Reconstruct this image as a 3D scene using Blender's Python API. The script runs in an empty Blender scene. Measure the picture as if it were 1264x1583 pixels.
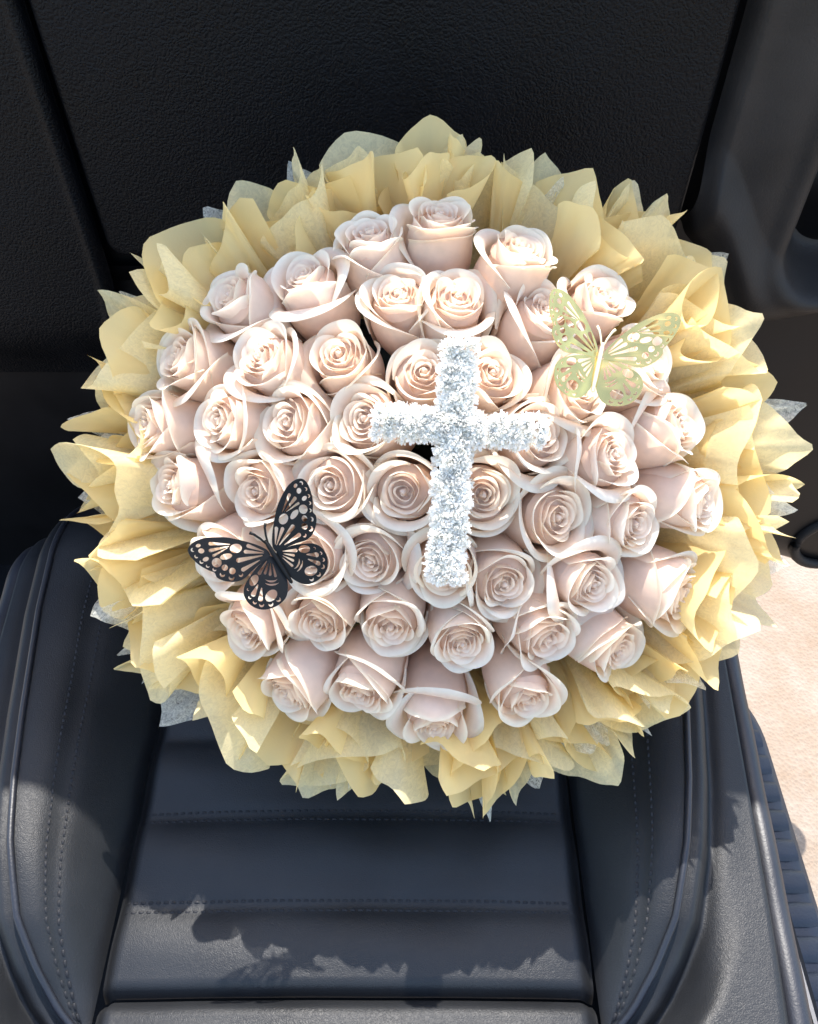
import bpy, bmesh, math, random
import numpy as np
from mathutils import Vector, Matrix

random.seed(7)
R = math.radians
scene = bpy.context.scene
COL = scene.collection

# ------------------------------------------------------------------ camera
PITCH = R(49)
CAM = Vector((0, 0, .62))
cam = bpy.data.cameras.new("camera"); cam_o = bpy.data.objects.new("camera", cam); COL.objects.link(cam_o)
cam_o.location = CAM; cam_o.rotation_euler = (R(90) - PITCH, 0, 0)
cam.sensor_width = 36; cam.lens = 28.2; cam.clip_start = .02; cam.clip_end = 200
scene.camera = cam_o

# ------------------------------------------------------------------ light
SUN_EL, SUN_AZ = R(58.5), R(4)          # azimuth from straight ahead (+Y) towards +X
world = bpy.data.worlds.new("World"); scene.world = world; world.use_nodes = True
wn = world.node_tree.nodes; wl = world.node_tree.links
sky = wn.new('ShaderNodeTexSky'); sky.sky_type = 'NISHITA'; sky.sun_disc = False
sky.sun_elevation = SUN_EL; sky.sun_rotation = SUN_AZ; sky.air_density = 1.2; sky.dust_density = 1.5; sky.ozone_density = .2
wl.new(sky.outputs[0], wn['Background'].inputs[0]); wn['Background'].inputs[1].default_value = .15
sun = bpy.data.lights.new("sun", 'SUN'); sun.energy = 2.5; sun.angle = R(.5); sun.color = (1, .96, .90)
sun_o = bpy.data.objects.new("sun", sun); COL.objects.link(sun_o)
sd = Vector((math.sin(SUN_AZ) * math.cos(SUN_EL), math.cos(SUN_AZ) * math.cos(SUN_EL), math.sin(SUN_EL)))
sun_o.rotation_euler = sd.to_track_quat('Z', 'Y').to_euler(); sun_o.location = (0, 3, 4)
vs = scene.view_settings
vs.view_transform = 'Standard'; vs.look = 'None'; vs.gamma = 1; vs.use_curve_mapping = False
vs.exposure = 1.84
scene.cycles.max_bounces = 7; scene.cycles.transparent_max_bounces = 10

# ------------------------------------------------------------------ helpers
def link(o, parent=None):
    COL.objects.link(o)
    if parent is not None: o.parent = parent
    return o
def mesh_obj(name, verts, faces, mat, parent=None, smooth=True, attr=None):
    me = mesh_data(name, verts, faces, mat, smooth, attr)
    return link(bpy.data.objects.new(name, me), parent)
def mesh_data(name, verts, faces, mat, smooth=True, attr=None):
    me = bpy.data.meshes.new(name)
    me.from_pydata([tuple(v) for v in verts], [], faces)
    if mat: me.materials.append(mat)
    if smooth: me.polygons.foreach_set('use_smooth', [True] * len(me.polygons))
    if attr:
        for k, vals in attr.items():
            a = me.attributes.new(k, 'FLOAT', 'POINT'); a.data.foreach_set('value', vals)
    me.update(); return me
def empty(name, m=None, parent=None):
    o = bpy.data.objects.new(name, None); o.empty_display_size = .02
    link(o, parent)
    if m is not None: o.matrix_world = m
    return o
def tag(o, label=None, cat=None, group=None, kind=None):
    if label: o['label'] = label
    if cat: o['category'] = cat
    if group: o['group'] = group
    if kind: o['kind'] = kind
    return o
def grid_faces(nu, nv, off=0, closed=False):
    f = []
    for j in range(nv - 1):
        for i in range(nu if closed else nu - 1):
            a = off + j * nu + i; b = off + j * nu + (i + 1) % nu
            f.append((a, b, b + nu, a + nu))
    return f
def grid(fn, us, vs_):
    V = [fn(u, v) for v in vs_ for u in us]
    return V, grid_faces(len(us), len(vs_))
def lin(a, b, n): return [a + (b - a) * i / (n - 1) for i in range(n)]
def sstep(a, b, x):
    t = min(1, max(0, (x - a) / (b - a))); return t * t * (3 - 2 * t)
def tube(path, r, n=10, cap=True):
    V, F = [], []
    P = [Vector(p) for p in path]
    up = Vector((0, 0, 1))
    for i, p in enumerate(P):
        t = (P[min(i + 1, len(P) - 1)] - P[max(i - 1, 0)]).normalized()
        a = t.cross(up)
        if a.length < 1e-3: a = t.cross(Vector((0, 1, 0)))
        a.normalize(); b = a.cross(t)
        rr = r[i] if isinstance(r, (list, tuple)) else r
        for k in range(n):
            q = 2 * math.pi * k / n
            V.append(p + (a * math.cos(q) + b * math.sin(q)) * rr)
    F = grid_faces(n, len(P), 0, True)
    if cap:
        F.append(tuple(range(n))[::-1]); F.append(tuple(range(len(V) - n, len(V))))
    return V, F
def box_vf(x0, x1, y0, y1, z0, z1):
    V = [(x, y, z) for z in (z0, z1) for y in (y0, y1) for x in (x0, x1)]
    return V, [(0, 2, 3, 1), (4, 5, 7, 6), (0, 1, 5, 4), (2, 6, 7, 3), (0, 4, 6, 2), (1, 3, 7, 5)]
def interp(tab, x):
    if x <= tab[0][0]:
        (a, p), (b, q) = tab[0], tab[1]
    elif x >= tab[-1][0]: return tab[-1][1]
    else:
        for k in range(len(tab) - 1):
            if tab[k][0] <= x <= tab[k + 1][0]:
                (a, p), (b, q) = tab[k], tab[k + 1]; break
    return p + (q - p) * (x - a) / (b - a)

# ------------------------------------------------------------------ materials
def newmat(name):
    m = bpy.data.materials.new(name); m.use_nodes = True
    nt = m.node_tree
    return m, nt.nodes, nt.links, nt.nodes['Principled BSDF'], nt.nodes['Material Output']
def leather(name, col, rough=.48, scale=420, bump=.25, spec=.5, var=.25):
    m, N, L, P, O = newmat(name)
    tc = N.new('ShaderNodeTexCoord')
    wz = N.new('ShaderNodeTexNoise'); wz.inputs['Scale'].default_value = scale * .25
    L.new(tc.outputs['Object'], wz.inputs['Vector'])
    mx = N.new('ShaderNodeMix'); mx.data_type = 'RGBA'; mx.blend_type = 'LINEAR_LIGHT'; mx.inputs[0].default_value = .004
    L.new(tc.outputs['Object'], mx.inputs[6]); L.new(wz.outputs['Color'], mx.inputs[7])
    vo = N.new('ShaderNodeTexVoronoi'); vo.feature = 'F1'; vo.inputs['Scale'].default_value = scale
    L.new(mx.outputs[2], vo.inputs['Vector'])
    no = N.new('ShaderNodeTexNoise'); no.inputs['Scale'].default_value = scale * 1.7; no.inputs['Detail'].default_value = 4
    L.new(tc.outputs['Object'], no.inputs['Vector'])
    ad = N.new('ShaderNodeMath'); ad.operation = 'MULTIPLY_ADD'; ad.inputs[1].default_value = .35
    L.new(no.outputs[0], ad.inputs[0]); L.new(vo.outputs['Distance'], ad.inputs[2])
    bp = N.new('ShaderNodeBump'); bp.inputs['Strength'].default_value = bump; bp.inputs['Distance'].default_value = .0006; bp.invert = True
    L.new(ad.outputs[0], bp.inputs['Height']); L.new(bp.outputs[0], P.inputs['Normal'])
    big = N.new('ShaderNodeTexNoise'); big.inputs['Scale'].default_value = 14; big.inputs['Detail'].default_value = 5
    L.new(tc.outputs['Object'], big.inputs['Vector'])
    cr = N.new('ShaderNodeValToRGB')
    c0 = [c * (1 - var) for c in col]; c1 = [c * (1 + var) for c in col]
    cr.color_ramp.elements[0].position = .3; cr.color_ramp.elements[1].position = .7
    cr.color_ramp.elements[0].color = (*c0, 1); cr.color_ramp.elements[1].color = (*c1, 1)
    L.new(big.outputs[0], cr.inputs[0]); L.new(cr.outputs[0], P.inputs['Base Color'])
    rr = N.new('ShaderNodeMapRange'); rr.inputs[3].default_value = rough - .06; rr.inputs[4].default_value = rough + .1
    L.new(big.outputs[0], rr.inputs[0]); L.new(rr.outputs[0], P.inputs['Roughness'])
    P.inputs['Specular IOR Level'].default_value = spec
    return m
M_SEAT = leather('seat_leather', (.0140, .0148, .0165), .46, 1000, .28, .32)
M_SEAT2 = leather('seat_leather_perforated', (.0140, .0148, .0165), .46, 1000, .28, .32)
M_PIPE = leather('piping_leather', (.012, .013, .018), .42, 600, .15)
M_DASH = leather('dash_vinyl', (.0018, .0021, .0032), .5, 420, 1.0, .16)
M_TRIM = leather('door_vinyl', (.026, .022, .020), .5, 520, .3, .2)
M_GLOSS = leather('black_plastic', (.003, .003, .004), .4, 300, .05, .25)
M_CARPET = leather('carpet', (.006, .006, .007), .95, 900, .8, .1)
def plain(name, col, rough=.5, metal=0, spec=.5):
    m, N, L, P, O = newmat(name)
    no = N.new('ShaderNodeTexNoise'); no.inputs['Scale'].default_value = 300; no.inputs['Detail'].default_value = 3
    tc = N.new('ShaderNodeTexCoord'); L.new(tc.outputs['Object'], no.inputs['Vector'])
    mr = N.new('ShaderNodeMapRange'); mr.inputs[3].default_value = max(.05, rough - .06); mr.inputs[4].default_value = rough + .08
    L.new(no.outputs[0], mr.inputs[0]); L.new(mr.outputs[0], P.inputs['Roughness'])
    P.inputs['Base Color'].default_value = (*col, 1); P.inputs['Metallic'].default_value = metal
    P.inputs['Specular IOR Level'].default_value = spec
    return m
M_THREAD = plain('black_thread', (.006, .006, .008), .7)
M_SILL = plain('sill_strip', (.5, .42, .33), .4, .3)
M_FOAM = plain('dark_foam', (.012, .014, .01), .9)
M_STEM = plain('green_stem', (.05, .09, .03), .6)
M_BLACK = plain('black_card', (.004, .004, .004), .5, 0, .2)
M_GOLD = plain('gold_foil', (.76, .55, .19), .14, 1)
_n, _l = M_GOLD.node_tree.nodes, M_GOLD.node_tree.links
_t = _n.new('ShaderNodeTexNoise'); _t.inputs['Scale'].default_value = 40; _t.inputs['Detail'].default_value = 2
_c = _n.new('ShaderNodeTexCoord'); _l.new(_c.outputs['Object'], _t.inputs['Vector'])
_b = _n.new('ShaderNodeBump'); _b.inputs['Strength'].default_value = 1; _b.inputs['Distance'].default_value = .004
_l.new(_t.outputs[0], _b.inputs['Height']); _l.new(_b.outputs[0], _n['Principled BSDF'].inputs['Normal'])
M_GOLDB = plain('gold_foil_body', (.95, .88, .62), .4, .7)
M_ICON = plain('icon_print', (.06, .06, .065), .5)

def step_mat():
    return leather('step_plastic', (.022, .026, .038), .5, 300, .3)
M_STEP = step_mat()
def ground_mat():
    m, N, L, P, O = newmat('sandy_ground')
    tc = N.new('ShaderNodeTexCoord')
    a = N.new('ShaderNodeTexNoise'); a.inputs['Scale'].default_value = 9; a.inputs['Detail'].default_value = 8; a.inputs['Roughness'].default_value = .7
    L.new(tc.outputs['Object'], a.inputs['Vector'])
    b = N.new('ShaderNodeTexVoronoi'); b.inputs['Scale'].default_value = 160
    L.new(tc.outputs['Object'], b.inputs['Vector'])
    cr = N.new('ShaderNodeValToRGB')
    cr.color_ramp.elements[0].position = .32; cr.color_ramp.elements[0].color = (.24, .17, .115, 1)
    cr.color_ramp.elements[1].position = .62; cr.color_ramp.elements[1].color = (.29, .235, .185, 1)
    L.new(a.outputs[0], cr.inputs[0])
    mx = N.new('ShaderNodeMix'); mx.data_type = 'RGBA'; mx.blend_type = 'MULTIPLY'; mx.inputs[0].default_value = .12
    L.new(cr.outputs[0], mx.inputs[6]); L.new(b.outputs['Distance'], mx.inputs[7])
    L.new(mx.outputs[2], P.inputs['Base Color']); P.inputs['Roughness'].default_value = .95
    bp = N.new('ShaderNodeBump'); bp.inputs['Distance'].default_value = .004; bp.inputs['Strength'].default_value = .35
    L.new(b.outputs['Distance'], bp.inputs['Height']); L.new(bp.outputs[0], P.inputs['Normal'])
    return m

def petal_mat():
    m, N, L, P, O = newmat('rose_petal')
    at = N.new('ShaderNodeAttribute'); at.attribute_name = 'rim'
    cr = N.new('ShaderNodeValToRGB'); e = cr.color_ramp.elements
    e[0].position = 0; e[0].color = (.95, .66, .48, 1)
    e[1].position = 1; e[1].color = (.96, .90, .77, 1)
    x = e.new(.55); x.color = (.96, .755, .61, 1)
    x = e.new(.86); x.color = (.96, .82, .69, 1)
    L.new(at.outputs['Fac'], cr.inputs[0])
    oi = N.new('ShaderNodeObjectInfo')
    mx = N.new('ShaderNodeMix'); mx.data_type = 'RGBA'; mx.blend_type = 'MULTIPLY'; mx.inputs[0].default_value = 1
    L.new(cr.outputs[0], mx.inputs[6]); L.new(oi.outputs['Color'], mx.inputs[7])
    tc = N.new('ShaderNodeTexCoord')
    no = N.new('ShaderNodeTexNoise'); no.inputs['Scale'].default_value = 120; no.inputs['Detail'].default_value = 5
    L.new(tc.outputs['Object'], no.inputs['Vector'])
    nv = N.new('ShaderNodeMapRange'); nv.inputs[1].default_value = .3; nv.inputs[2].default_value = .7; nv.inputs[3].default_value = .93; nv.inputs[4].default_value = 1.04
    L.new(no.outputs[0], nv.inputs[0])
    m2 = N.new('ShaderNodeMix'); m2.data_type = 'RGBA'; m2.blend_type = 'MULTIPLY'; m2.inputs[0].default_value = 1
    L.new(mx.outputs[2], m2.inputs[6]); L.new(nv.outputs[0], m2.inputs[7])
    L.new(m2.outputs[2], P.inputs['Base Color'])
    P.inputs['Roughness'].default_value = .55; P.inputs['Specular IOR Level'].default_value = .3
    P.inputs['Sheen Weight'].default_value = .15
    bp = N.new('ShaderNodeBump'); bp.inputs['Strength'].default_value = .12; bp.inputs['Distance'].default_value = .001
    L.new(no.outputs[0], bp.inputs['Height']); L.new(bp.outputs[0], P.inputs['Normal'])
    tr = N.new('ShaderNodeBsdfTranslucent'); L.new(m2.outputs[2], tr.inputs['Color'])
    ms = N.new('ShaderNodeMixShader'); ms.inputs[0].default_value = .5
    L.new(P.outputs[0], ms.inputs[1]); L.new(tr.outputs[0], ms.inputs[2]); L.new(ms.outputs[0], O.inputs[0])
    return m
M_PETAL = petal_mat()

def tissue_mat(name, col, transl, op_lo, op_hi, fscale=1.0):
    m, N, L, P, O = newmat(name)
    tc = N.new('ShaderNodeTexCoord')
    mp = N.new('ShaderNodeMapping'); mp.inputs['Scale'].default_value = (1, 1, .25)
    L.new(tc.outputs['Object'], mp.inputs[0])
    n1 = N.new('ShaderNodeTexNoise'); n1.inputs['Scale'].default_value = 260 * fscale; n1.inputs['Detail'].default_value = 8; n1.inputs['Roughness'].default_value = .75
    n1.inputs['Distortion'].default_value = 1.6
    L.new(mp.outputs[0], n1.inputs['Vector'])
    n2 = N.new('ShaderNodeTexNoise'); n2.inputs['Scale'].default_value = 25; n2.inputs['Detail'].default_value = 3
    L.new(tc.outputs['Object'], n2.inputs['Vector'])
    sm = N.new('ShaderNodeMath'); sm.operation = 'MULTIPLY_ADD'; sm.inputs[1].default_value = .3
    L.new(n2.outputs[0], sm.inputs[0]); L.new(n1.outputs[0], sm.inputs[2])
    mr = N.new('ShaderNodeMapRange'); mr.inputs[1].default_value = .5; mr.inputs[2].default_value = .78
    mr.inputs[3].default_value = op_lo; mr.inputs[4].default_value = op_hi
    L.new(sm.outputs[0], mr.inputs[0])
    P.inputs['Base Color'].default_value = (*col, 1); P.inputs['Roughness'].default_value = .7; P.inputs['Specular IOR Level'].default_value = .25
    tr = N.new('ShaderNodeBsdfTranslucent'); tr.inputs['Color'].default_value = (*[min(1, c * 1.06) for c in col], 1)
    bp = N.new('ShaderNodeBump'); bp.inputs['Strength'].default_value = .15; bp.inputs['Distance'].default_value = .001
    L.new(n1.outputs[0], bp.inputs['Height']); L.new(bp.outputs[0], P.inputs['Normal']); L.new(bp.outputs[0], tr.inputs['Normal'])
    ms = N.new('ShaderNodeMixShader'); ms.inputs[0].default_value = transl
    L.new(P.outputs[0], ms.inputs[1]); L.new(tr.outputs[0], ms.inputs[2])
    tp = N.new('ShaderNodeBsdfTransparent')
    if op_lo > .9:
        L.new(ms.outputs[0], O.inputs[0]); return m
    m2 = N.new('ShaderNodeMixShader'); L.new(mr.outputs[0], m2.inputs[0])
    L.new(tp.outputs[0], m2.inputs[1]); L.new(ms.outputs[0], m2.inputs[2]); L.new(m2.outputs[0], O.inputs[0])
    return m
M_TISSUE = tissue_mat('beige_tissue', (.92, .74, .37), .55, .94, 1.0)
M_TISSUE2 = tissue_mat('pale_tissue', (.93, .80, .47), .5, .74, .95)
M_MESH = tissue_mat('white_fibre_mesh', (.90, .88, .76), .45, .25, .85, 1.3)
def blossom_mat():
    m, N, L, P, O = newmat('white_blossom')
    P.inputs['Base Color'].default_value = (.92, .93, .93, 1); P.inputs['Roughness'].default_value = .85; P.inputs['Specular IOR Level'].default_value = .15
    oi = N.new('ShaderNodeObjectInfo')
    cr = N.new('ShaderNodeValToRGB'); e = cr.color_ramp.elements
    e[0].color = (.96, .94, .90, 1); e[1].color = (.97, .95, .88, 1)
    L.new(oi.outputs['Random'], cr.inputs[0]); L.new(cr.outputs[0], P.inputs['Base Color'])
    tr = N.new('ShaderNodeBsdfTranslucent'); tr.inputs['Color'].default_value = (.97, .95, .90, 1)
    ms = N.new('ShaderNodeMixShader'); ms.inputs[0].default_value = .4
    L.new(P.outputs[0], ms.inputs[1]); L.new(tr.outputs[0], ms.inputs[2]); L.new(ms.outputs[0], O.inputs[0])
    return m
M_BLOSSOM = blossom_mat()

# ------------------------------------------------------------------ ground outside
g = mesh_obj('ground', *grid(lambda u, v: (u, v, -.75), [-60, -8, -2, -.5, .4, 1, 2, 4, 10, 60], [-60, -8, -2, 0, 1, 2, 4, 10, 60]), ground_mat())
tag(g, 'bright sandy ground seen past the open door', 'ground', kind='structure')
g = mesh_obj('car_floor', *box_vf(-.9, .33, -.35, 1.1, -.42, -.36), M_CARPET, smooth=False)
tag(g, 'black carpeted car floor under the seat', 'floor', kind='structure')

# ------------------------------------------------------------------ car seat
SC = -.042; PH = .170
BT = [(.083, .172), (.1, .19), (.12, .204), (.147, .219), (.193, .234), (.239, .2455), (.29, .2555), (.386, .272), (.45, .279), (.7, .287)]
ROLL_Y, ROLL_R = .45, .06
def wrap(x, s, z):
    if s <= ROLL_Y: return Vector((SC + x, s, z))
    th = (s - ROLL_Y) / ROLL_R
    if th < math.pi / 2:
        return Vector((SC + x, ROLL_Y + (ROLL_R + z) * math.sin(th), -ROLL_R + (ROLL_R + z) * math.cos(th)))
    return Vector((SC + x, ROLL_Y + ROLL_R + z, -ROLL_R - (s - ROLL_Y - ROLL_R * math.pi / 2)))
S_END = .78
def bw(s): return interp(BT, s)
seat = empty('car_seat', Matrix.Translation((SC, .2, 0)))
tag(seat, 'black leather car seat cushion with stitched bolsters and piping under the bouquet', 'car seat')
bpy.context.view_layer.update()
def seat_part(name, V, F, mat, smooth=True):
    o = mesh_obj(name, V, F, mat, None, smooth)
    o.parent = seat; o.matrix_parent_inverse = Matrix.Translation((-SC, -.2, 0)); return o
def gauss(x, w): return math.exp(-(x / w) ** 2)
SEAM = .107
def zc(x, s):
    q = abs(x) / PH
    z = .010 * (1 - q ** 2.4)
    z -= .016 * sstep(.93, 1.0, q)
    for y0 in (.1625, .2265, .2905, .3545): z -= .0022 * gauss(s - y0, .0065) * (1 - q ** 8)
    z += .0015 * math.sin(s * 98 + .8)
    z += .0007 * math.sin(x * 60 + s * 30) * math.sin(s * 75 - x * 20)
    return z
def panel(name, s0, s1, round0, round1):
    ss = []
    n = max(10, int((s1 - s0) / .0035))
    ss = lin(s0, s1, n)
    def fn(u, s):
        z = zc(u, s)
        if round0: z -= .012 * (1 - sstep(0, .008, s - s0)) ** 2
        if round1: z -= .012 * (1 - sstep(0, .008, s1 - s)) ** 2
        return wrap(u, s, z)
    xs = [PH * math.copysign(1 - (1 - abs(a)) ** 1.5, a) for a in lin(-1, 1, 61)]
    return seat_part(name, *grid(fn, xs, ss), M_SEAT2)
panel('center_panel', SEAM + .0008, S_END, True, False)
panel('center_panel', -.05, SEAM - .0008, False, True)
def zb(q, s):
    wf = sstep(0, .07, bw(s) - PH)
    return -.012 + (.062 * wf) * math.sin(min(1, q) * math.pi / 2) ** .75 - .001 * gauss(q - .58, .09) * 2
def bolster_pt(sg, q, s):
    b = bw(s); x = PH + .001 + (b - PH - .001) * q
    z = zb(q, s) + .0008 * math.sin(s * 60 + sg * 2) * math.sin(q * 3.1)
    return wrap(sg * x, s, z)
SL = lin(.083, S_END, 170)
def side_pt(sg, q, s):
    b = bw(max(.083, s)) if s > .083 else .172 - (.083 - s) * 1.1
    b += .0045; w = .2915 + (max(0, min(s, .45)) - .09) * .093 - b
    x = b + w * q; d = w * q
    zt = zb(1, max(s, .083))
    z = zt - .006 + .001 * gauss(d - .009, .006) - .022 * sstep(.012, .022, d) + .006 * sstep(.02, .06, d) 
    far = .020
    z = z * (1 - sstep(.0, .05, d)) + (far - .010 * gauss(d - .019, .007)) * sstep(0, .05, d) + .002 * gauss(d - .008, .005)
    z -= .02 * sstep(.9, 1, q) ** 2
    return wrap(sg * x, s, z)
for sg in (-1, 1):
    V, F = grid(lambda q, s: bolster_pt(sg, q, s), lin(0, 1, 26), SL)
    seat_part('bolster', V, F, M_SEAT)
    path = [bolster_pt(sg, 1, s) + Vector((sg * .001, 0, .001)) for s in lin(.083, S_END, 140)]
    pre = [wrap(sg * (.172 - (.083 - s) * 1.1), s, zb(1, .083) + .001) for s in lin(.03, .08, 10)]
    seat_part('piping', *tube(pre + path, .0026, 10), M_PIPE)
    V, F = grid(lambda q, s: side_pt(sg, q, s), [q ** 1.6 for q in lin(0, 1, 36)], lin(.0, S_END, 170))
    seat_part('side_panel', V, F, M_SEAT)
    path = [wrap(sg * (.2955 + (min(s, .45) - .09) * .093), s, .0045 + .0006 * math.sin(s * 70)) for s in lin(0, S_END, 140)]
    seat_part('edge_piping', *tube(path, .0095, 12), M_PIPE)
    V, F = grid(lambda q, s: wrap(sg * (.301 + (min(s, .45) - .09) * .093 - .02 * sstep(0, .1, q)), s, -.002 - .30 * q) if s < ROLL_Y else
                wrap(sg * (.301 + (min(s, .45) - .09) * .093 - .02 * sstep(0, .1, q)), ROLL_Y + .05, -.002 - .30 * q), lin(0, 1, 24), lin(0, ROLL_Y + .01, 40))
    seat_part('side_skirt', V, F, M_SEAT)
# stitching rows: each row one joined part
def stitch_row(fn, s0, s1, ds=.0056, dl=.0036, wdt=.00075):
    V, F = [], []
    s = s0
    while s < s1:
        a = fn(s); b = fn(s + dl); t = (b - a); l = t.length; t.normalize()
        n = Vector((0, 0, 1)); k = t.cross(n).normalized()
        o = len(V)
        for p, up in ((a, -.0003), (a.lerp(b, .25), .0004), (a.lerp(b, .75), .0004), (b, -.0003)):
            V += [p + k * wdt + n * up, p + n * (up + .0003), p - k * wdt + n * up]
        for i in range(3):
            q = o + i * 3; F += [(q, q + 1, q + 4, q + 3), (q + 1, q + 2, q + 5, q + 4)]
        s += ds
    return V, F
for y0 in (.1595, .1660, .2235, .2300):
    o = seat_part('stitching', *stitch_row(lambda x: wrap(x, y0, zc(x, y0) + .0003), -PH + .008, PH - .01), M_THREAD); o['kind'] = 'stuff'
for sg in (-1, 1):
    for q in (.52, .66):
        o = seat_part('stitching', *stitch_row(lambda s: bolster_pt(sg, q, s) + Vector((0, 0, .0006)), .095, .46), M_THREAD); o['kind'] = 'stuff'

# ------------------------------------------------------------------ sill and running board
sill = empty('door_sill', Matrix.Translation((.33, .2, -.36)))
tag(sill, 'black door sill with thin pale metal strips beside the seat', 'door sill')
def sub(name, V, F, mat, parent, smooth=False):
    bpy.context.view_layer.update()
    o = mesh_obj(name, V, F, mat, None, smooth); o.parent = parent
    o.matrix_parent_inverse = parent.matrix_world.inverted(); return o
sub('sill_body', *box_vf(.331, .362, -.35, 1.0, -.44, -.205), M_GLOSS, sill)
for x in (.346, .3535):
    sub('trim_strip', *box_vf(x, x + .0035, -.35, .60, -.2045, -.2015), M_SILL, sill)
rb = empty('running_board', Matrix.Translation((.45, .2, -.5)))
tag(rb, 'dark ribbed running board step outside the door sill', 'running board')
def rb_half(y):                                     # outer edge rounds off at its front end
    t = max(0, (y - .50) / .12)
    return .512 - .09 * (1 - math.sqrt(max(0, 1 - t * t))) if t < 1 else .422
def rbp(u, y):
    x0, x1 = .375, rb_half(y)
    z = -.45 - .010 * sstep(.9, 1, u) - .05 * sstep(.985, 1, u)
    return (x0 + (x1 - x0) * u, y, z)
sub('deck', *grid(rbp, [0, .2, .4, .6, .8, .9, .94, .97, .985, 1], lin(-.3, .62, 60)), M_STEP, rb, True)
for k in range(22):
    y = -.28 + k * .0385
    x1 = rb_half(y + .028) - .012
    V, F = [], []
    def rib(u, v):
        zz = -.4485 + .005 * (1 - abs(2 * v - 1) ** 4) - .003 * sstep(.93, 1, u) - .003 * (1 - sstep(0, .07, u))
        return (.385 + (x1 - .385) * u, y + .029 * v, zz)
    sub('rib', *grid(rib, lin(0, 1, 8), lin(0, 1, 8)), M_STEP, rb, True)

# ------------------------------------------------------------------ dashboard
dash = empty('dashboard', Matrix.Translation((0, .76, .1)))
tag(dash, 'black textured dashboard with a large glovebox lid behind the bouquet', 'dashboard')
def bev_slab(x0, x1, z0, z1, y, bulge, rc, thick, n=40, lean=0.0):
    """rounded convex lid facing -Y"""
    us = [math.copysign(1 - (1 - abs(a)) ** 1.8, a) for a in lin(-1, 1, n)]
    def fn(u, v):
        cx, cz = (x0 + x1) / 2, (z0 + z1) / 2; hx, hz = (x1 - x0) / 2, (z1 - z0) / 2
        x, z = u * hx, v * hz
        # squeeze the corners to a radius
        ax, az = abs(x) - (hx - rc), abs(z) - (hz - rc)
        if ax > 0 and az > 0:
            m = max(ax, az); l = math.hypot(ax, az); k = m / l
            x = math.copysign(hx - rc + ax * k, x); z = math.copysign(hz - rc + az * k, z)
        ed = min(hx - abs(u * hx), hz - abs(v * hz))
        yy = y - bulge * (1 - u * u) * .5 - bulge * (1 - v * v) * .5 + thick * (1 - sstep(0, .009, ed) ** .5)
        return (cx + x, yy + lean * (z + hz), cz + z)
    return grid(fn, us, us)
sub('glovebox_lid', *bev_slab(-.302, .2635, .178, .75, .716, .012, .022, .016, 64), M_DASH, dash, True)
sub('dash_body', *box_vf(-.95, .30, .745, 1.05, -.36, .81), M_GLOSS, dash)  # upper part raised out of view along with the sun-blocking top
# left fascia with a raised stitched edge
def left_f(u, v):
    x = -.95 + (.645 - .0) * u - .006 * 0
    x1 = -.3045 - .012 * sstep(.2, .0, v)
    x = -.95 + (x1 + .95) * u
    z = .02 + .80 * v
    y = .708 + .03 * (1 - sstep(0, .05, v * .5)) + .014 * sstep(.993, 1, u) ** 2 - .003 * gauss(u - .988, .006)
    return (x, y, z)
sub('left_fascia', *grid(left_f, [1 - (1 - a) ** 2 for a in lin(0, 1, 60)], lin(0, 1, 40)), M_DASH, dash, True)
sub('dash_top_sun_block', *[v for v in grid(lambda u, v: (-.95 + 1.42 * u, .705 + .35 * v + .018 * (1 - math.sin(min(1, v * 8) * math.pi / 2)), .81 + .03 * math.sin(min(1, v * 8) * math.pi / 2) + .035 * sstep(.80, .62, u)), lin(0, 1, 30), [a ** 2 for a in lin(0, 1, 30)])], M_DASH, dash, True)  # unseen top, raised above a usual dash height to shade the upper bouquet
# lower knee panel below the lid
sub('knee_panel', *grid(lambda u, v: (-.31 + .59 * u, .73 + .12 * (1 - v), -.05 + .215 * v - .0), lin(0, 1, 20), lin(0, 1, 12)), M_GLOSS, dash, True)

# ------------------------------------------------------------------ open door beside the dashboard
door = empty('car_door', Matrix.Translation((.45, .76, -.45)))
tag(door, 'open black car door with a moulded pull recess and speaker ring', 'car door')
def rrect(x, z, cx, cz, hx, hz, r):
    qx, qz = abs(x - cx) - hx + r, abs(z - cz) - hz + r
    return math.hypot(max(qx, 0), max(qz, 0)) + min(max(qx, qz), 0) - r
def door_y(x, z):
    y = .708
    y += .022 * (1 - sstep(.269, .285, x)) ** 2             # rolled edge next to the lid
    y -= .010 * sstep(.285, .335, x)
    zb_ = .080 + .06 * sstep(.36, .60, x) + .10 * (1 - sstep(.27, .36, x))      # lower lip
    t = 1 - min(1, max(0, (z - zb_) / .12))
    y -= .018 * gauss(t - .45, .35)
    y += .075 * max(0, t - .35) ** 2.2 * 2.2
    d = rrect(x, z, .460, .285, .095, .125, .045)
    y += .060 * (1 - sstep(-.020, .006, d))
    y -= .006 * gauss(d - .012, .010)
    return y
def door_fn(x, v):
    zb_ = .072 + .06 * sstep(.36, .60, x) + .10 * (1 - sstep(.27, .36, x))
    z = zb_ + (.60 - zb_) * v
    return (x, door_y(x, z), z)
sub('upper_panel', *grid(door_fn, lin(.2695, .64, 130), [a ** 1.15 for a in lin(0, 1, 150)]), M_TRIM, door, True)
def pod(u, v):                                            # dark handle pod that fills the recess
    x = .376 + .19 * u; z = .178 + .085 * v
    return (x, .758 - .028 * math.sin(math.pi * min(1, max(0, v))) ** .6 * sstep(0, .25, u), z)
sub('pull_handle', *grid(pod, lin(0, 1, 30), lin(0, 1, 24)), M_GLOSS, door, True)
def pod2(u, v):
    x = .372 + .19 * u; z = .270 + .11 * v
    return (x, .752 - .012 * sstep(0, .12, v) + .02 * v, z)
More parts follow.
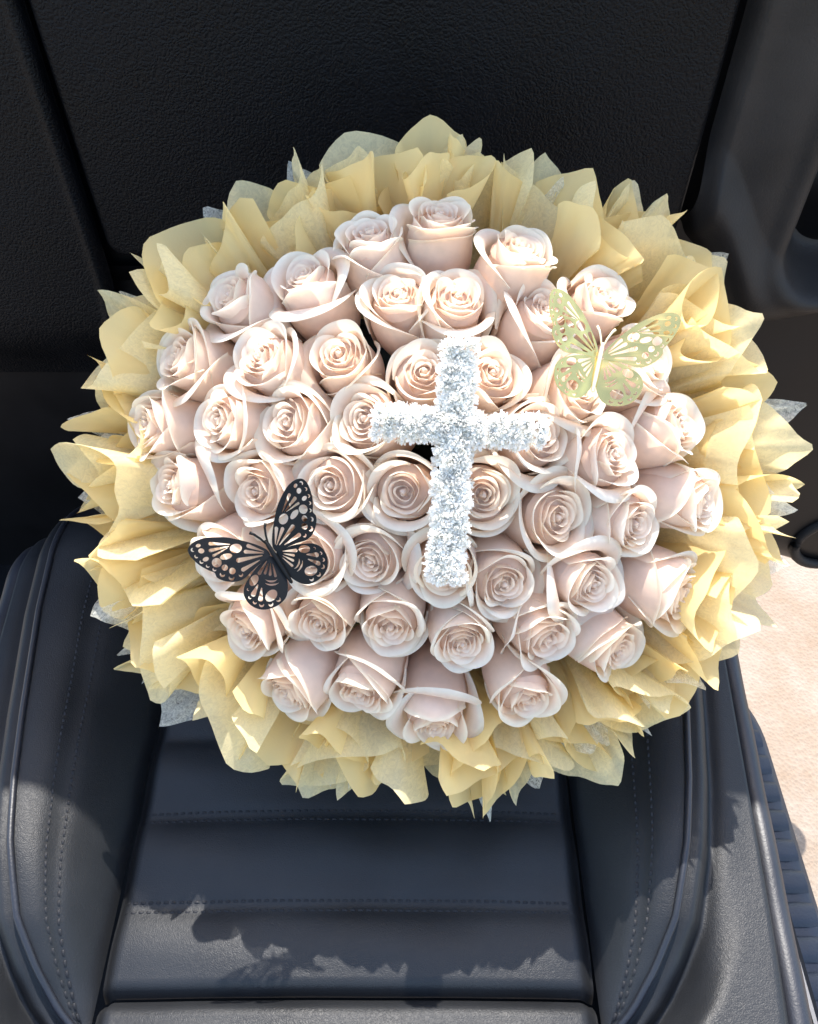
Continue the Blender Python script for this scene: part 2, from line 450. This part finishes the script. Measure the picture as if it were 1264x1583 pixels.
sub('switch_plate', *grid(pod2, lin(0, 1, 20), lin(0, 1, 20)), M_GLOSS, door, True)
# lock icon printed on the switch plate
def icon(pts, w=.0007):
    V, F = [], []
    for a, b in zip(pts, pts[1:]):
        a = Vector((a[0], 0, a[1])); b = Vector((b[0], 0, b[1])); t = (b - a).normalized(); k = Vector((t.z, 0, -t.x)) * w
        o = len(V); V += [a - k - t * w, a + k - t * w, b + k + t * w, b - k + t * w]; F.append((o, o + 1, o + 2, o + 3))
    return V, F
def icon_at(pts):
    V, F = icon(pts); V = [Vector((.384 + v.x, .7405 + (v.z + .290 - .28) * .18, .291 + v.z)) for v in V]; return V, F
sub('icon_mark', *icon_at([(0, 0), (0, .010), (.006, .005), (0, 0)]), M_ICON, door)
sub('icon_mark', *icon_at([(.0085, 0), (.0085, .010)]), M_ICON, door)
sub('icon_mark', *icon_at([(.014, -.001), (.014, .011), (.026, .011), (.026, -.001), (.014, -.001)]), M_ICON, door)
def lowp(u, v):
    x = .335 + .313 * u; zb_ = -.325 - .075 * u ** 2.2
    return (x, .742 + .05 * max(0, .12 - v) ** 2 * 40, zb_ + (.10 - zb_) * v)
sub('lower_panel', *grid(lowp, lin(0, 1, 24), lin(0, 1, 24)), M_GLOSS, door, True)
ring = [Vector((.622 + .052 * math.cos(a), .741, -.300 + .052 * math.sin(a))) for a in lin(0, 2 * math.pi, 40)]
sub('speaker_ring', *tube(ring, .008, 8, False), M_TRIM, door, True)

# ------------------------------------------------------------------ bouquet frame
F_PX = 1240.0; D = .51
fw = Vector((0, math.cos(PITCH), -math.sin(PITCH))); upv = Vector((0, math.sin(PITCH), math.cos(PITCH))); rt = Vector((1, 0, 0))
dirv = fw + rt * (27 / F_PX) + upv * (55 / F_PX)
BC = CAM + dirv * D
en = -dirv.normalized(); ex = (rt - en * rt.dot(en)).normalized(); ey = en.cross(ex)
B = Matrix(((ex.x, ey.x, en.x, BC.x), (ex.y, ey.y, en.y, BC.y), (ex.z, ey.z, en.z, BC.z), (0, 0, 0, 1)))
def loc(px, py, z): return Vector(((px - 659) / F_PX * (D - z), -(py - 736) / F_PX * (D - z), z))
def frame(p, axis, xdir=None, spin=0):
    a = axis.normalized()
    xd = xdir or Vector((1, 0, 0))
    x = (xd - a * xd.dot(a)).normalized(); y = a.cross(x)
    m = Matrix(((x.x, y.x, a.x, p.x), (x.y, y.y, a.y, p.y), (x.z, y.z, a.z, p.z), (0, 0, 0, 1)))
    return m @ Matrix.Rotation(spin, 4, 'Z')

# foam that holds the stems
def foam(u, v):
    r = .165 * math.sin(v); return Vector((r * math.cos(u), r * math.sin(u), -.165 + .12 * math.cos(v)))
V, F = grid(foam, lin(0, 2 * math.pi, 40), lin(0.001, math.pi, 24))
o = mesh_obj('floral_foam', V, F, M_FOAM); o.matrix_world = B
tag(o, 'dark floral foam holding the rose stems inside the bouquet', 'floral foam')

# ------------------------------------------------------------------ roses
def petal(phi, W, H, r0, rm, rt_, lip, theta, c, pw, ov, sc, ruf, rnd, nu, nt, t0=0.0, core=False, tm=.55):
    V, A = [], []
    p1, p2 = rnd.uniform(0, 6), rnd.uniform(0, 6); k1 = rnd.uniform(3, 6)
    asym = rnd.uniform(-.35, .35)
    def prof(t):
        if t < tm: return r0 + (rm - r0) * (1 - (1 - t / tm) ** 2.2)
        return rm + (rt_ - rm) * ((t - tm) / (1 - tm)) ** 1.5
    for t in [t0 + (1 - t0) * (1 - (1 - a) ** 1.35) for a in lin(0, 1, nt)]:
        for u in lin(-1, 1, nu):
            h = 1 - c * abs(u) ** pw + asym * .12 * u
            Hh = H * h; Ll = lip * H * (1 - .65 * u * u)
            th_m = theta * (1 - .25 * abs(u) + .3 * asym * u)
            s = t * Hh; sc_ = Hh - Ll
            if s <= sc_: r = prof(s / H); z = s
            else:
                ta = sc_ / H; r = prof(ta); z = sc_
                a0 = math.atan((prof(ta + .02) - prof(ta - .02)) / (.04 * H))
                th = (s - sc_) / Ll * th_m; q = Ll / th_m
                r += q * (math.cos(a0) - math.cos(a0 + th)); z += q * (math.sin(a0 + th) - math.sin(a0))
            w = W * (.42 + .58 * math.sin(min(t / .6, 1) * math.pi / 2))
            e = max(0, abs(u) - .6) / .4
            r += sc * e * e * sstep(.2, .8, t) + ov * u
            wv = t ** 4
            r += ruf * math.sin(k1 * u + p1) * wv; z += ruf * .8 * math.sin(k1 * 1.3 * u + p2) * wv
            r = max(r, .0004)
            a = phi + u * w
            V.append(Vector((r * math.cos(a), r * math.sin(a), z)))
            rim = .12 + .78 * t ** 1.4 + .22 * sstep(.90, 1, t) + .1 * e * t
            if core: rim = .30 + .62 * sstep(.80, 1, t)
            A.append(min(1, rim))
    return V, grid_faces(nu, nt), A
def rose_variant(seed):
    rnd = random.Random(seed)
    op = rnd.uniform(.82, 1.22)
    H = .064 * rnd.uniform(.92, 1.07)
    parts = []
    Vs, Fs, As = [], [], []
    n_in = rnd.choice((10, 11, 12)); ph = rnd.uniform(0, 6)
    rin = rnd.uniform(.0066, .0090)
    for i in range(n_in):                               # tight spiral heart
        f = i / (n_in - 1)
        r = .0008 + rin * f ** .9
        ph += 2.1 + rnd.uniform(-.4, .4)
        V, F, A = petal(ph, 1.9 - .5 * f, H * (.945 + .02 * f + rnd.uniform(-.012, .012)), .001, r + .0024 + .0012 * f, r,
                        .07 + .06 * f, R(30 + 30 * f), .06 + .10 * f, 2.6, .0009, .0003, .0004, rnd, 21, 9, .6, True, .76)
        o = len(Vs); Vs += V; As += A; Fs += [tuple(x + o for x in q) for q in F]
    bud = [(.0028, .78), (.0026, .86), (.0020, .905), (.0012, .932), (.0005, .940), (.0001, .938)]
    fill = [(.0165, .78), (.0150, .835), (.0110, .862), (.0060, .872), (.0020, .876)]      # added filler under the whorl, keeps the petal gaps from going dark
    o = len(Vs)
    for r, z in fill:
        for k in range(18):
            a = 2 * math.pi * k / 18; Vs.append(Vector((r * math.cos(a), r * math.sin(a), (z - .010 + .012 * math.sin(5 * a + z * 40)) * H))); As.append(.3)
    Fs += grid_faces(18, len(fill), o, True)
    o = len(Vs)
    for r, z in bud:
        for k in range(12):
            a = 2 * math.pi * k / 12 + z * 9; rr2 = r * (1 + .18 * math.cos(3 * a)); Vs.append(Vector((rr2 * math.cos(a), rr2 * math.sin(a), z * H))); As.append(.45 + .3 * (z - .78) / .18)
    Fs += grid_faces(12, len(bud), o, True)
    parts.append(('inner_petals', mesh_data('inner_petals', Vs, Fs, M_PETAL, True, {'rim': As})))
    n_mid = 5; ph = rnd.uniform(0, 6)
    for i in range(n_mid):
        f = i / (n_mid - 1); ph += 2.35 + rnd.uniform(-.3, .3)
        V, F, A = petal(ph, rnd.uniform(1.1, 1.45), H * (.97 + .025 * f + rnd.uniform(-.02, .02)), .005, .0135 + .0045 * f, rin + .0014 + (.0058 * f) * op,
                        .14 + .05 * f, R(40 + 30 * f + rnd.uniform(-12, 18)), .10 + rnd.uniform(0, .12), 2.4, .0011, .0003, .0006, rnd, 25, 17)
        parts.append(('petal', mesh_data('petal', V, F, M_PETAL, True, {'rim': A})))
    n_out = rnd.choice((3, 4, 4)); ph = rnd.uniform(0, 6)
    for i in range(n_out):
        f = i / (n_out - 1); ph += 2.2 + rnd.uniform(-.35, .35)
        big = rnd.random() < .35
        V, F, A = petal(ph, rnd.uniform(1.2, 1.7), H * (1.01 - .05 * f + rnd.uniform(-.06, .03)), .009, .0200 + .0014 * f, (.0158 + .0030 * f) * (.6 + .4 * op),
                        .08 + .03 * f + rnd.uniform(-.02, .03) + (.12 if big else 0), R(70 + 35 * f + rnd.uniform(-25, 35) + (30 if big else 0)), .20 + rnd.uniform(0, .26), 1.6 + rnd.uniform(-.2, .6), .0010,
                        .0003 + rnd.uniform(0, .0007), .0007, rnd, 29, 23)
        parts.append(('petal', mesh_data('petal', V, F, M_PETAL, True, {'rim': A})))
    return parts, H
VARS = [rose_variant(100 + i) for i in range(20)]
STEM = mesh_data('stem', *tube([(0, 0, -.075), (0, 0, -.03), (0, 0, .002), (0, 0, .008)], [.0025, .0027, .0045, .007], 7), M_STEM)

G_ = 'roses in the bouquet'
ROSES = [
 (570, 362, 'third outer-ring rose from the gold butterfly, going along the glovebox side'), (680, 335, 'second outer-ring rose from the gold butterfly, going along the glovebox side'), (806, 385, 'outer-ring rose next to the tall wing of the gold butterfly, glovebox side'),
 (352, 455, 'fourth outer-ring rose from the black butterfly, going towards the glovebox'), (468, 425, 'fourth outer-ring rose from the gold butterfly, going along the glovebox side'), (613, 452, 'inner rose off the top end of the cross, on the black butterfly side'), (707, 457, 'blush rose just above the top end of the white cross'),
 (845, 478, 'blush rose touched by the tall upright wing of the gold butterfly'), (932, 458, 'blush rose between the two upper wings of the gold butterfly and the wrap'),
 (270, 550, 'third outer-ring rose from the black butterfly, going towards the glovebox'), (398, 550, 'inner rose second out from the corner of cross top post and arm'), (522, 545, 'inner rose in the corner between cross top post and black butterfly side arm'),
 (655, 572, 'blush rose tucked against the cross top post on the black butterfly side'), (762, 575, 'blush rose tucked against the cross top post on the gold butterfly side'),
 (1005, 560, 'blush rose under the outstretched wing of the gold butterfly'), (900, 600, 'blush rose mostly hidden beneath the gold butterfly body'),
 (220, 655, 'second outer-ring rose from the black butterfly, going towards the glovebox'), (333, 648, 'third rose out from the cross arm end, in line with the arm'), (440, 652, 'second rose out from the cross arm end, in line with the arm'), (560, 645, 'creamy rose touching the end of the cross arm on the black butterfly side'),
 (838, 672, 'blush rose half covered by the end of the cross arm on the door side'), (950, 702, 'first rose beyond the cross arm end on the door side'), (1052, 655, 'first outer-ring rose beyond the gold butterfly on the door side'),
 (257, 750, 'first outer-ring rose past the long wing of the black butterfly'), (390, 760, 'blush rose just above the upper wing of the black butterfly'), (508, 750, 'inner rose between the black butterfly upper wing and the cross post rose'),
 (622, 760, 'round blush rose beside the long cross post on the black butterfly side'), (748, 765, 'peach hearted rose beside the long cross post on the door side'),
 (865, 800, 'second rose out from the long cross post on the door side'), (985, 810, 'third rose out from the long cross post on the door side'), (1088, 775, 'second outer-ring rose beyond the gold butterfly on the door side'),
 (325, 868, 'cream rose under the long wing of the black butterfly, tucked in the wrap'), (570, 870, 'rose beside the cross foot on the black butterfly side'),
 (688, 885, 'blush rose directly under the foot of the white cross'), (782, 905, 'rose beside the cross foot on the door side'), (920, 905, 'second rose out from the cross foot on the door side'), (1058, 918, 'third outer-ring rose beyond the gold butterfly on the door side'),
 (475, 865, 'blush rose hidden beneath the body of the black butterfly'),
 (372, 980, 'outer-ring rose beside the lower wing of the black butterfly, seat side'), (488, 968, 'inner rose on the seat side of the black butterfly small wing'), (603, 975, 'inner rose seatward of the cross foot, towards the black butterfly'), (716, 1000, 'inner rose straight seatward of the cross foot'), (850, 992, 'inner rose seatward of the cross foot, towards the door'), (960, 1010, 'fourth outer-ring rose beyond the gold butterfly on the door side'),
 (438, 1080, 'second outer-ring rose from the black butterfly, along the seat side'), (553, 1080, 'third outer-ring rose from the black butterfly, along the seat side'), (672, 1132, 'fourth outer-ring rose from the black butterfly, along the seat side'), (818, 1090, 'fifth outer-ring rose from the black butterfly, along the seat side')]
RMAX = .205
rr_ = random.Random(11)
rose_no = 0
for (px, py, lab) in ROSES:
    rad = math.hypot(px - 659, py - 736) / F_PX * .5
    z = .052 * (1 - (rad / RMAX) ** 2) + rr_.uniform(-.003, .003)
    p = loc(px, py, z)
    q = Vector((p.x, p.y, 0)); rn = q.length / RMAX
    tilt = R(56) * min(1.08, rn) ** .8
    ax = Vector((0, 0, 1)) * math.cos(tilt) + (q.normalized() if q.length > 1e-4 else Vector((1, 0, 0))) * math.sin(tilt)
    ax += Vector((rr_.uniform(-.09, .09), rr_.uniform(-.09, .09), 0)); ax.normalize()
    parts, H = VARS[(rose_no * 7 + rose_no // 20 * 3) % 20]
    sc = rr_.uniform(.95, 1.08) * (1 + .07 * sstep(.7, .95, rn))
    base = p - ax * (H * .93 * sc)
    m = B @ frame(base, ax, None, rr_.uniform(0, 6.28)) @ Matrix.Diagonal((sc * rr_.uniform(.96, 1.04), sc * rr_.uniform(.96, 1.04), sc, 1))
    root = empty('rose', m); tag(root, lab, 'rose', G_)
    warm = rr_.uniform(0, 1)
    colr = (1.0, .975 + .025 * warm, .94 + .07 * warm, 1)
    for nm, me in parts:
        c = bpy.data.objects.new(nm, me); link(c, root); c.color = colr
        if nm == 'inner_petals': c['kind'] = 'stuff'
    link(bpy.data.objects.new('stem', STEM), root)
    rose_no += 1

# ------------------------------------------------------------------ tissue wrap
wrap_o = empty('tissue_wrap', B)
tag(wrap_o, 'layered beige tissue paper wrap with pointed ruffled edge around the roses', 'tissue wrap')
# closed paper cone that the bouquet stands on
cone = lambda u, v: Vector(((.055 + .115 * v ** 1.3) * math.cos(u), (.055 + .115 * v ** 1.3) * math.sin(u), -.31 + .21 * v))
mesh_obj('paper_cone', *grid(cone, lin(0, 2 * math.pi, 48), lin(0, 1, 14)), M_TISSUE2, wrap_o)
def sheet(phi, ra, za, L, elev, spread, meander, wave, k, bend, corner, rnd, mat, name, nu=56, nr=18, rs=.36):
    er = Vector((math.cos(phi) * 1.02, math.sin(phi) * .985, 0)); et = Vector((-math.sin(phi), math.cos(phi), 0)); nn = Vector((0, 0, 1))
    apex = er * ra + nn * za
    p1, p2, p3 = rnd.uniform(0, 6.28), rnd.uniform(0, 6.28), rnd.uniform(0, 6.28)
    c2 = corner + rnd.choice((-1, 1)) * rnd.uniform(.7, 1.1)
    V = []
    for j in range(nr):
        f = rs + (1 - rs) * j / (nr - 1)
        for i in range(nu):
            s = -1 + 2 * i / (nu - 1)
            cs = (spread + R(5))
            rmax = max(.643 / math.sin(R(40) + min(abs(s - corner) * cs, R(50))), .97 * .643 / math.sin(R(40) + min(abs(s - c2) * cs, R(50))))
            rho = L * f * rmax
            amp = .35 + .65 * f
            a = spread * s + meander * math.sin(math.pi * k * s + p1) * amp
            n = elev + wave * math.sin(math.pi * k * s + p2) * amp + .25 * wave * math.sin(math.pi * 2.3 * k * s + p3) * f
            n -= bend * f * f
            d = (er * math.cos(a) + et * math.sin(a)) * math.cos(n) + nn * math.sin(n)
            q = apex + d * rho
            q += nn * .0012 * math.sin(37 * s + 11 * f + p3) + er * .001 * math.sin(23 * s - 17 * f + p1)
            V.append(q)
    return mesh_obj(name, V, grid_faces(nu, nr), mat, wrap_o)
tr_ = random.Random(5)
def ring_of(n, off, **kw):
    for i in range(n):
        phi = 2 * math.pi * (i + off) / n + tr_.uniform(-.06, .06)
        sheet(phi, kw['ra'] + tr_.uniform(-.006, .006), kw['za'] + tr_.uniform(-.006, .006), kw['L'] * (1 - .075 * math.sin(phi) ** 2 + .05 * max(0, -math.sin(phi)) ** 2) * tr_.uniform(.965, 1.04), kw['elev'] + R(5) * max(0, -math.sin(phi)) + tr_.uniform(-.08, .08),
              kw['spread'] * tr_.uniform(.85, 1.15), kw['meander'] * tr_.uniform(.6, 1.3), kw['wave'] * tr_.uniform(.7, 1.3), kw['k'] * tr_.uniform(.85, 1.15),
              kw['bend'] * tr_.uniform(.6, 1.5), tr_.uniform(-.45, .45), tr_, kw['mat'], kw['name'])
ring_of(20, .2, ra=.070, za=-.125, L=.197, elev=R(32), spread=R(19), meander=R(3), wave=R(4), k=1.2, bend=R(3), mat=M_MESH, name='mesh_sheet')
ring_of(27, .5, ra=.076, za=-.118, L=.195, elev=R(35), spread=R(18), meander=R(5), wave=R(5), k=1.5, bend=R(3), mat=M_TISSUE2, name='tissue_sheet')
ring_of(25, .0, ra=.086, za=-.108, L=.180, elev=R(39), spread=R(17), meander=R(9), wave=R(7), k=1.7, bend=R(4), mat=M_TISSUE, name='tissue_sheet')
ring_of(19, .3, ra=.098, za=-.095, L=.160, elev=R(42), spread=R(17), meander=R(13), wave=R(9), k=1.8, bend=R(5), mat=M_TISSUE2, name='tissue_sheet')
ring_of(13, .1, ra=.115, za=-.080, L=.132, elev=R(45), spread=R(17), meander=R(17), wave=R(10), k=1.7, bend=R(3), mat=M_TISSUE, name='tissue_sheet')

# ------------------------------------------------------------------ cross of white blossoms
cross = empty('flower_cross', B)
tag(cross, 'white cross covered in tiny blossoms lying on top of the roses', 'flower cross')
CZ = .066
def seg(pts, w): return [loc(x, y, CZ) for x, y in pts], w / F_PX * (D - CZ) / 2
BARS = [seg([(709, 539), (703, 640), (697, 760), (688, 892)], 56), seg([(586, 651), (640, 655), (690, 660)], 54), seg([(706, 664), (770, 667), (829, 668)], 50)]
TH = .009
def bar_core(P, hw, dz):
    V, F = [], []
    for i, p in enumerate(P):
        t = (P[min(i + 1, len(P) - 1)] - P[max(i - 1, 0)]).normalized(); k = Vector((-t.y, t.x, 0))
        e = t * (.002 if i == 0 else -.002 if i == len(P) - 1 else 0)
        for a, b in ((-1, -1), (1, -1), (1, 1), (-1, 1)): V.append(p + e + k * a * (hw - .0028) + Vector((0, 0, b * (TH - .0035) + dz)))
    F = grid_faces(4, len(P), 0, True); F += [(0, 1, 2, 3), tuple(range(len(V) - 4, len(V)))[::-1]]
    return V, F
for i, (P, hw) in enumerate(BARS): mesh_obj('foam_bar', *bar_core(P, hw, -.0006 * i), M_BLOSSOM, cross, False)
def blossom_mesh(seed):
    rnd = random.Random(seed); V, F = [], []
    for i in range(38):
        f = i / 37; el = R(10 + 78 * f ** .8) + rnd.uniform(-.2, .2); az = i * 2.4 + rnd.uniform(-.3, .3)
        L = .0058 * rnd.uniform(.75, 1.1) * (1 - .25 * f); w = L * rnd.uniform(.16, .26)
        d = Vector((math.cos(az) * math.cos(el), math.sin(az) * math.cos(el), math.sin(el)))
        k = d.cross(Vector((0, 0, 1.001))).normalized(); n = k.cross(d)
        curl = rnd.uniform(-.1, .35)
        o = len(V)
        V += [d * L * .1, d * L * .55 + k * w, d * L * .55 - k * w, d * L * .6 - n * L * .1, d * L + n * L * curl + k * w * .45, d * L + n * L * curl - k * w * .45]
        F += [(o, o + 1, o + 3), (o, o + 3, o + 2), (o + 1, o + 4, o + 3), (o + 3, o + 4, o + 5), (o + 3, o + 5, o + 2)]
    return mesh_data('blossom', V, F, M_BLOSSOM, False)
BL = [blossom_mesh(40 + i) for i in range(6)]
br = random.Random(3)
nb = 0
for (P, hw) in BARS:
    Ltot = sum((P[i + 1] - P[i]).length for i in range(len(P) - 1))
    n = int(Ltot / .0056)
    for a in range(n + 1):
        dd = Ltot * a / n; i = 0
        while i < len(P) - 2 and dd > (P[i + 1] - P[i]).length: dd -= (P[i + 1] - P[i]).length; i += 1
        t = (P[i + 1] - P[i]).normalized(); k = Vector((-t.y, t.x, 0)); c = P[i] + t * dd
        for b, (sx, nz) in enumerate(((-1, -.2), (-.88, .85), (-.45, 1), (0, 1), (.45, 1), (.88, .85), (1, -.2))):
            pos = c + k * (sx * (hw - .0028)) + Vector((0, 0, (TH - .004) * (nz if nz > 0 else -.35)))
            pos += Vector((br.uniform(-.0012, .0012), br.uniform(-.0012, .0012), br.uniform(-.001, .0012)))
            ax = k * sx * (1.0 if abs(sx) == 1 else .5 * abs(sx)) + Vector((0, 0, max(nz, .15))) + Vector((br.uniform(-.3, .3), br.uniform(-.3, .3), 0))
            if a == 0: ax -= t * .5
            if a == n: ax += t * .5
            o = bpy.data.objects.new('blossom', BL[nb % 6]); link(o, cross)
            s = br.uniform(.8, 1.1)
            o.matrix_local = frame(pos, ax, None, br.uniform(0, 6.28)) @ Matrix.Scale(s, 4); nb += 1

# ------------------------------------------------------------------ butterflies (measured wing pattern, in wing units)
UP_OUT = [(700, 585), (665, 545), (560, 503), (400, 466), (290, 463), (200, 475), (130, 510), (100, 558), (120, 612), (180, 670), (245, 708), (292, 728), (312, 765), (370, 790), (450, 795), (512, 770), (560, 722), (620, 668), (690, 615)]
LO_OUT = [(705, 600), (655, 640), (600, 690), (550, 760), (512, 830), (510, 900), (550, 962), (612, 998), (680, 1003), (760, 975), (820, 920), (838, 850), (828, 770), (795, 700), (755, 640)]
UP_EL = [(447, 545, 45, 35, 10), (375, 607, 46, 22, 14), (308, 653, 36, 35, 0), (367, 690, 23, 23, 0), (422, 715, 25, 25, 0), (228, 628, 23, 16, 25), (195, 567, 22, 19, 0), (172, 528, 18, 13, 15)]
UP_TD = [(245, 512, 402, 515, 13), (248, 566, 395, 530, 14), (275, 606, 385, 542, 10), (525, 520, 655, 566, 15), (505, 568, 655, 578, 15), (450, 638, 645, 597, 18), (488, 712, 625, 632, 16)]
UP_CR = [(135, 560, 16, 200), (160, 608, 15, 230), (198, 648, 15, 240), (243, 678, 14, 240), (292, 703, 15, 240), (350, 740, 20, 250), (417, 763, 22, 265), (485, 742, 17, 290)]
LO_EL = [(582, 785, 46, 30, 60), (712, 900, 52, 38, 45)]
LO_TD = [(570, 905, 612, 818, 19), (630, 945, 640, 842, 18), (616, 742, 676, 640, 14), (662, 740, 690, 655, 11), (703, 752, 706, 655, 11), (746, 762, 722, 660, 11)]
LO_CR = [(540, 853, 11, 200), (553, 912, 13, 225), (590, 948, 16, 245), (640, 967, 19, 268), (708, 963, 20, 285), (766, 930, 19, 315)]
LO_ARC = [(712, 742, 58, 215, 325, 7), (716, 752, 74, 225, 318, 7)]
O_ = Vector((745, 610)); HD = Vector((-.533, -.846)); LF = Vector((-.846, .533)); UNIT = 7.47e-5
def to_l(x, y):
    d = Vector((x, y)) - O_
    return (-(d.dot(LF)) * UNIT, d.dot(HD) * UNIT)
def smooth_poly(pts, n=5):
    out = []; N = len(pts)
    for i in range(N):
        p0, p1, p2, p3 = (Vector(pts[(i + j - 1) % N]) for j in range(4))
        for k in range(n):
            t = k / n
            out.append(.5 * ((2 * p1) + (p2 - p0) * t + (2 * p0 - 5 * p1 + 4 * p2 - p3) * t * t + (3 * p1 - p0 - 3 * p2 + p3) * t ** 3))
    return out
def ellipse(cx, cy, a, b, ang, n=20):
    c, s = math.cos(R(-ang)), math.sin(R(-ang))
    return [(cx + a * math.cos(q) * c - b * math.sin(q) * s, cy + a * math.cos(q) * s + b * math.sin(q) * c) for q in [2 * math.pi * i / n for i in range(n)]]
def tear(x0, y0, x1, y1, w):
    a = Vector((x0, y0)); b = Vector((x1, y1)); t = (b - a).normalized(); k = Vector((-t.y, t.x)); out = []
    c = a + t * w
    for i in range(9):
        q = math.pi / 2 + math.pi * i / 8; out.append(c + t * w * math.cos(q) + k * w * math.sin(q))
    out += [b - k * w * .22, b + t * w * .1, b + k * w * .22]
    return out
def cres(cx, cy, r, ang):
    out = []; d = R(ang)
    for i in range(9):
        q = d - R(85) + R(170) * i / 8; out.append((cx + r * math.cos(q), cy - r * math.sin(q)))
    for i in range(7):
        q = d + R(75) - R(150) * i / 6; out.append((cx + r * .85 * math.cos(q) - r * .15 * math.cos(d), cy - r * .42 * math.sin(q) + r * .1 * math.sin(d) if False else cy - r * (.85 * math.sin(q)) + r * .15 * math.sin(d)))
    # pull the inner side in so that a real opening stays
    inner = out[9:]; out = out[:9] + [(x - math.cos(d) * r * .45, y + math.sin(d) * r * .45) for x, y in inner]
    return out
def arc_slot(cx, cy, r, a0, a1, w):
    o = [(cx + r * math.cos(R(a)), cy - r * math.sin(R(a))) for a in lin(a0, a1, 12)]
    i = [(cx + (r - w * 2 * math.sin(math.pi * k / 11)) * math.cos(R(a)), cy - (r - w * 2 * math.sin(math.pi * k / 11)) * math.sin(R(a))) for k, a in enumerate(lin(a1, a0, 12))]
    return o + i[1:-1]
def wing_mesh(name, outline, holes, mat, mirror):
    cu = bpy.data.curves.new('cutout', 'CURVE'); cu.dimensions = '2D'; cu.fill_mode = 'BOTH'; cu.extrude = .00018
    for loop in [smooth_poly(outline)] + holes:
        pts = [to_l(p[0], p[1]) for p in loop]
        sp = cu.splines.new('POLY'); sp.points.add(len(pts) - 1); sp.use_cyclic_u = True
        for q, (x, y) in zip(sp.points, pts): q.co = (-x if mirror else x, y, 0, 1)
    ob = bpy.data.objects.new('cutout', cu); COL.objects.link(ob)
    dg = bpy.context.evaluated_depsgraph_get()
    me = bpy.data.meshes.new_from_object(ob.evaluated_get(dg)); me.name = name
    bpy.data.objects.remove(ob); bpy.data.curves.remove(cu)
    # gentle camber so the card is not dead flat
    for v in me.vertices: v.co.z += 1.2 * (v.co.x ** 2) * (.5 + 12 * v.co.y)
    me.materials.clear(); me.materials.append(mat); return me
UH = [ellipse(*e) for e in UP_EL] + [tear(*t) for t in UP_TD] + [cres(*c) for c in UP_CR]
LH = [ellipse(*e) for e in LO_EL] + [tear(*t) for t in LO_TD] + [cres(*c) for c in LO_CR] + [arc_slot(*a) for a in LO_ARC]
def butterfly(px, py, z, head_deg, normal, mat, bmat, d_left, d_right, label, scale=1.0):
    p = loc(px, py, z)
    hd = Vector((math.cos(R(head_deg)), math.sin(R(head_deg)), 0))
    nrm = Vector(normal).normalized(); y = (hd - nrm * hd.dot(nrm)).normalized(); x = y.cross(nrm)
    m = Matrix(((x.x, y.x, nrm.x, p.x), (x.y, y.y, nrm.y, p.y), (x.z, y.z, nrm.z, p.z), (0, 0, 0, 1)))
    root = empty('butterfly', B @ m @ Matrix.Scale(scale, 4)); tag(root, label, 'butterfly', None)
    for mir, dh in ((False, d_left), (True, -d_right)):
        for nm, ol, hl in (('upper_wing', UP_OUT, UH), ('lower_wing', LO_OUT, LH)):
            o = link(bpy.data.objects.new(nm, wing_mesh(nm, ol, hl, mat, mir)), root)
            o.rotation_euler = (0, R(dh), 0); o.location = (0, 0, .0004 if nm == 'upper_wing' else 0)
    b = mesh_obj('body', *tube([(0, .0115, .001), (0, .010, .001), (0, .006, .0012), (0, 0, .0012), (0, -.010, .001), (0, -.0165, .0008), (0, -.0175, .0008)], [.0004, .0011, .0013, .0014, .0013, .001, .0004], 10), bmat, root)
    for s in (-1, 1):
        mesh_obj('antenna', *tube([(s * .0005, .009, .0014), (s * .0018, .0135, .002), (s * .0036, .0175, .0024), (s * .0052, .0195, .0024)], [.0005, .0006, .0007, .0009], 6), bmat, root)
    return root
butterfly(424, 862, .058, 122, (.22, .12, 1), M_BLACK, M_BLACK, 8, 24, 'black cut-paper butterfly perched on the roses beside the beige wrap')
butterfly(922, 562, .056, 78, (-.05, .12, 1), M_GOLD, M_GOLDB, 26, 20, 'shiny gold cut-out butterfly perched on the roses near the door')
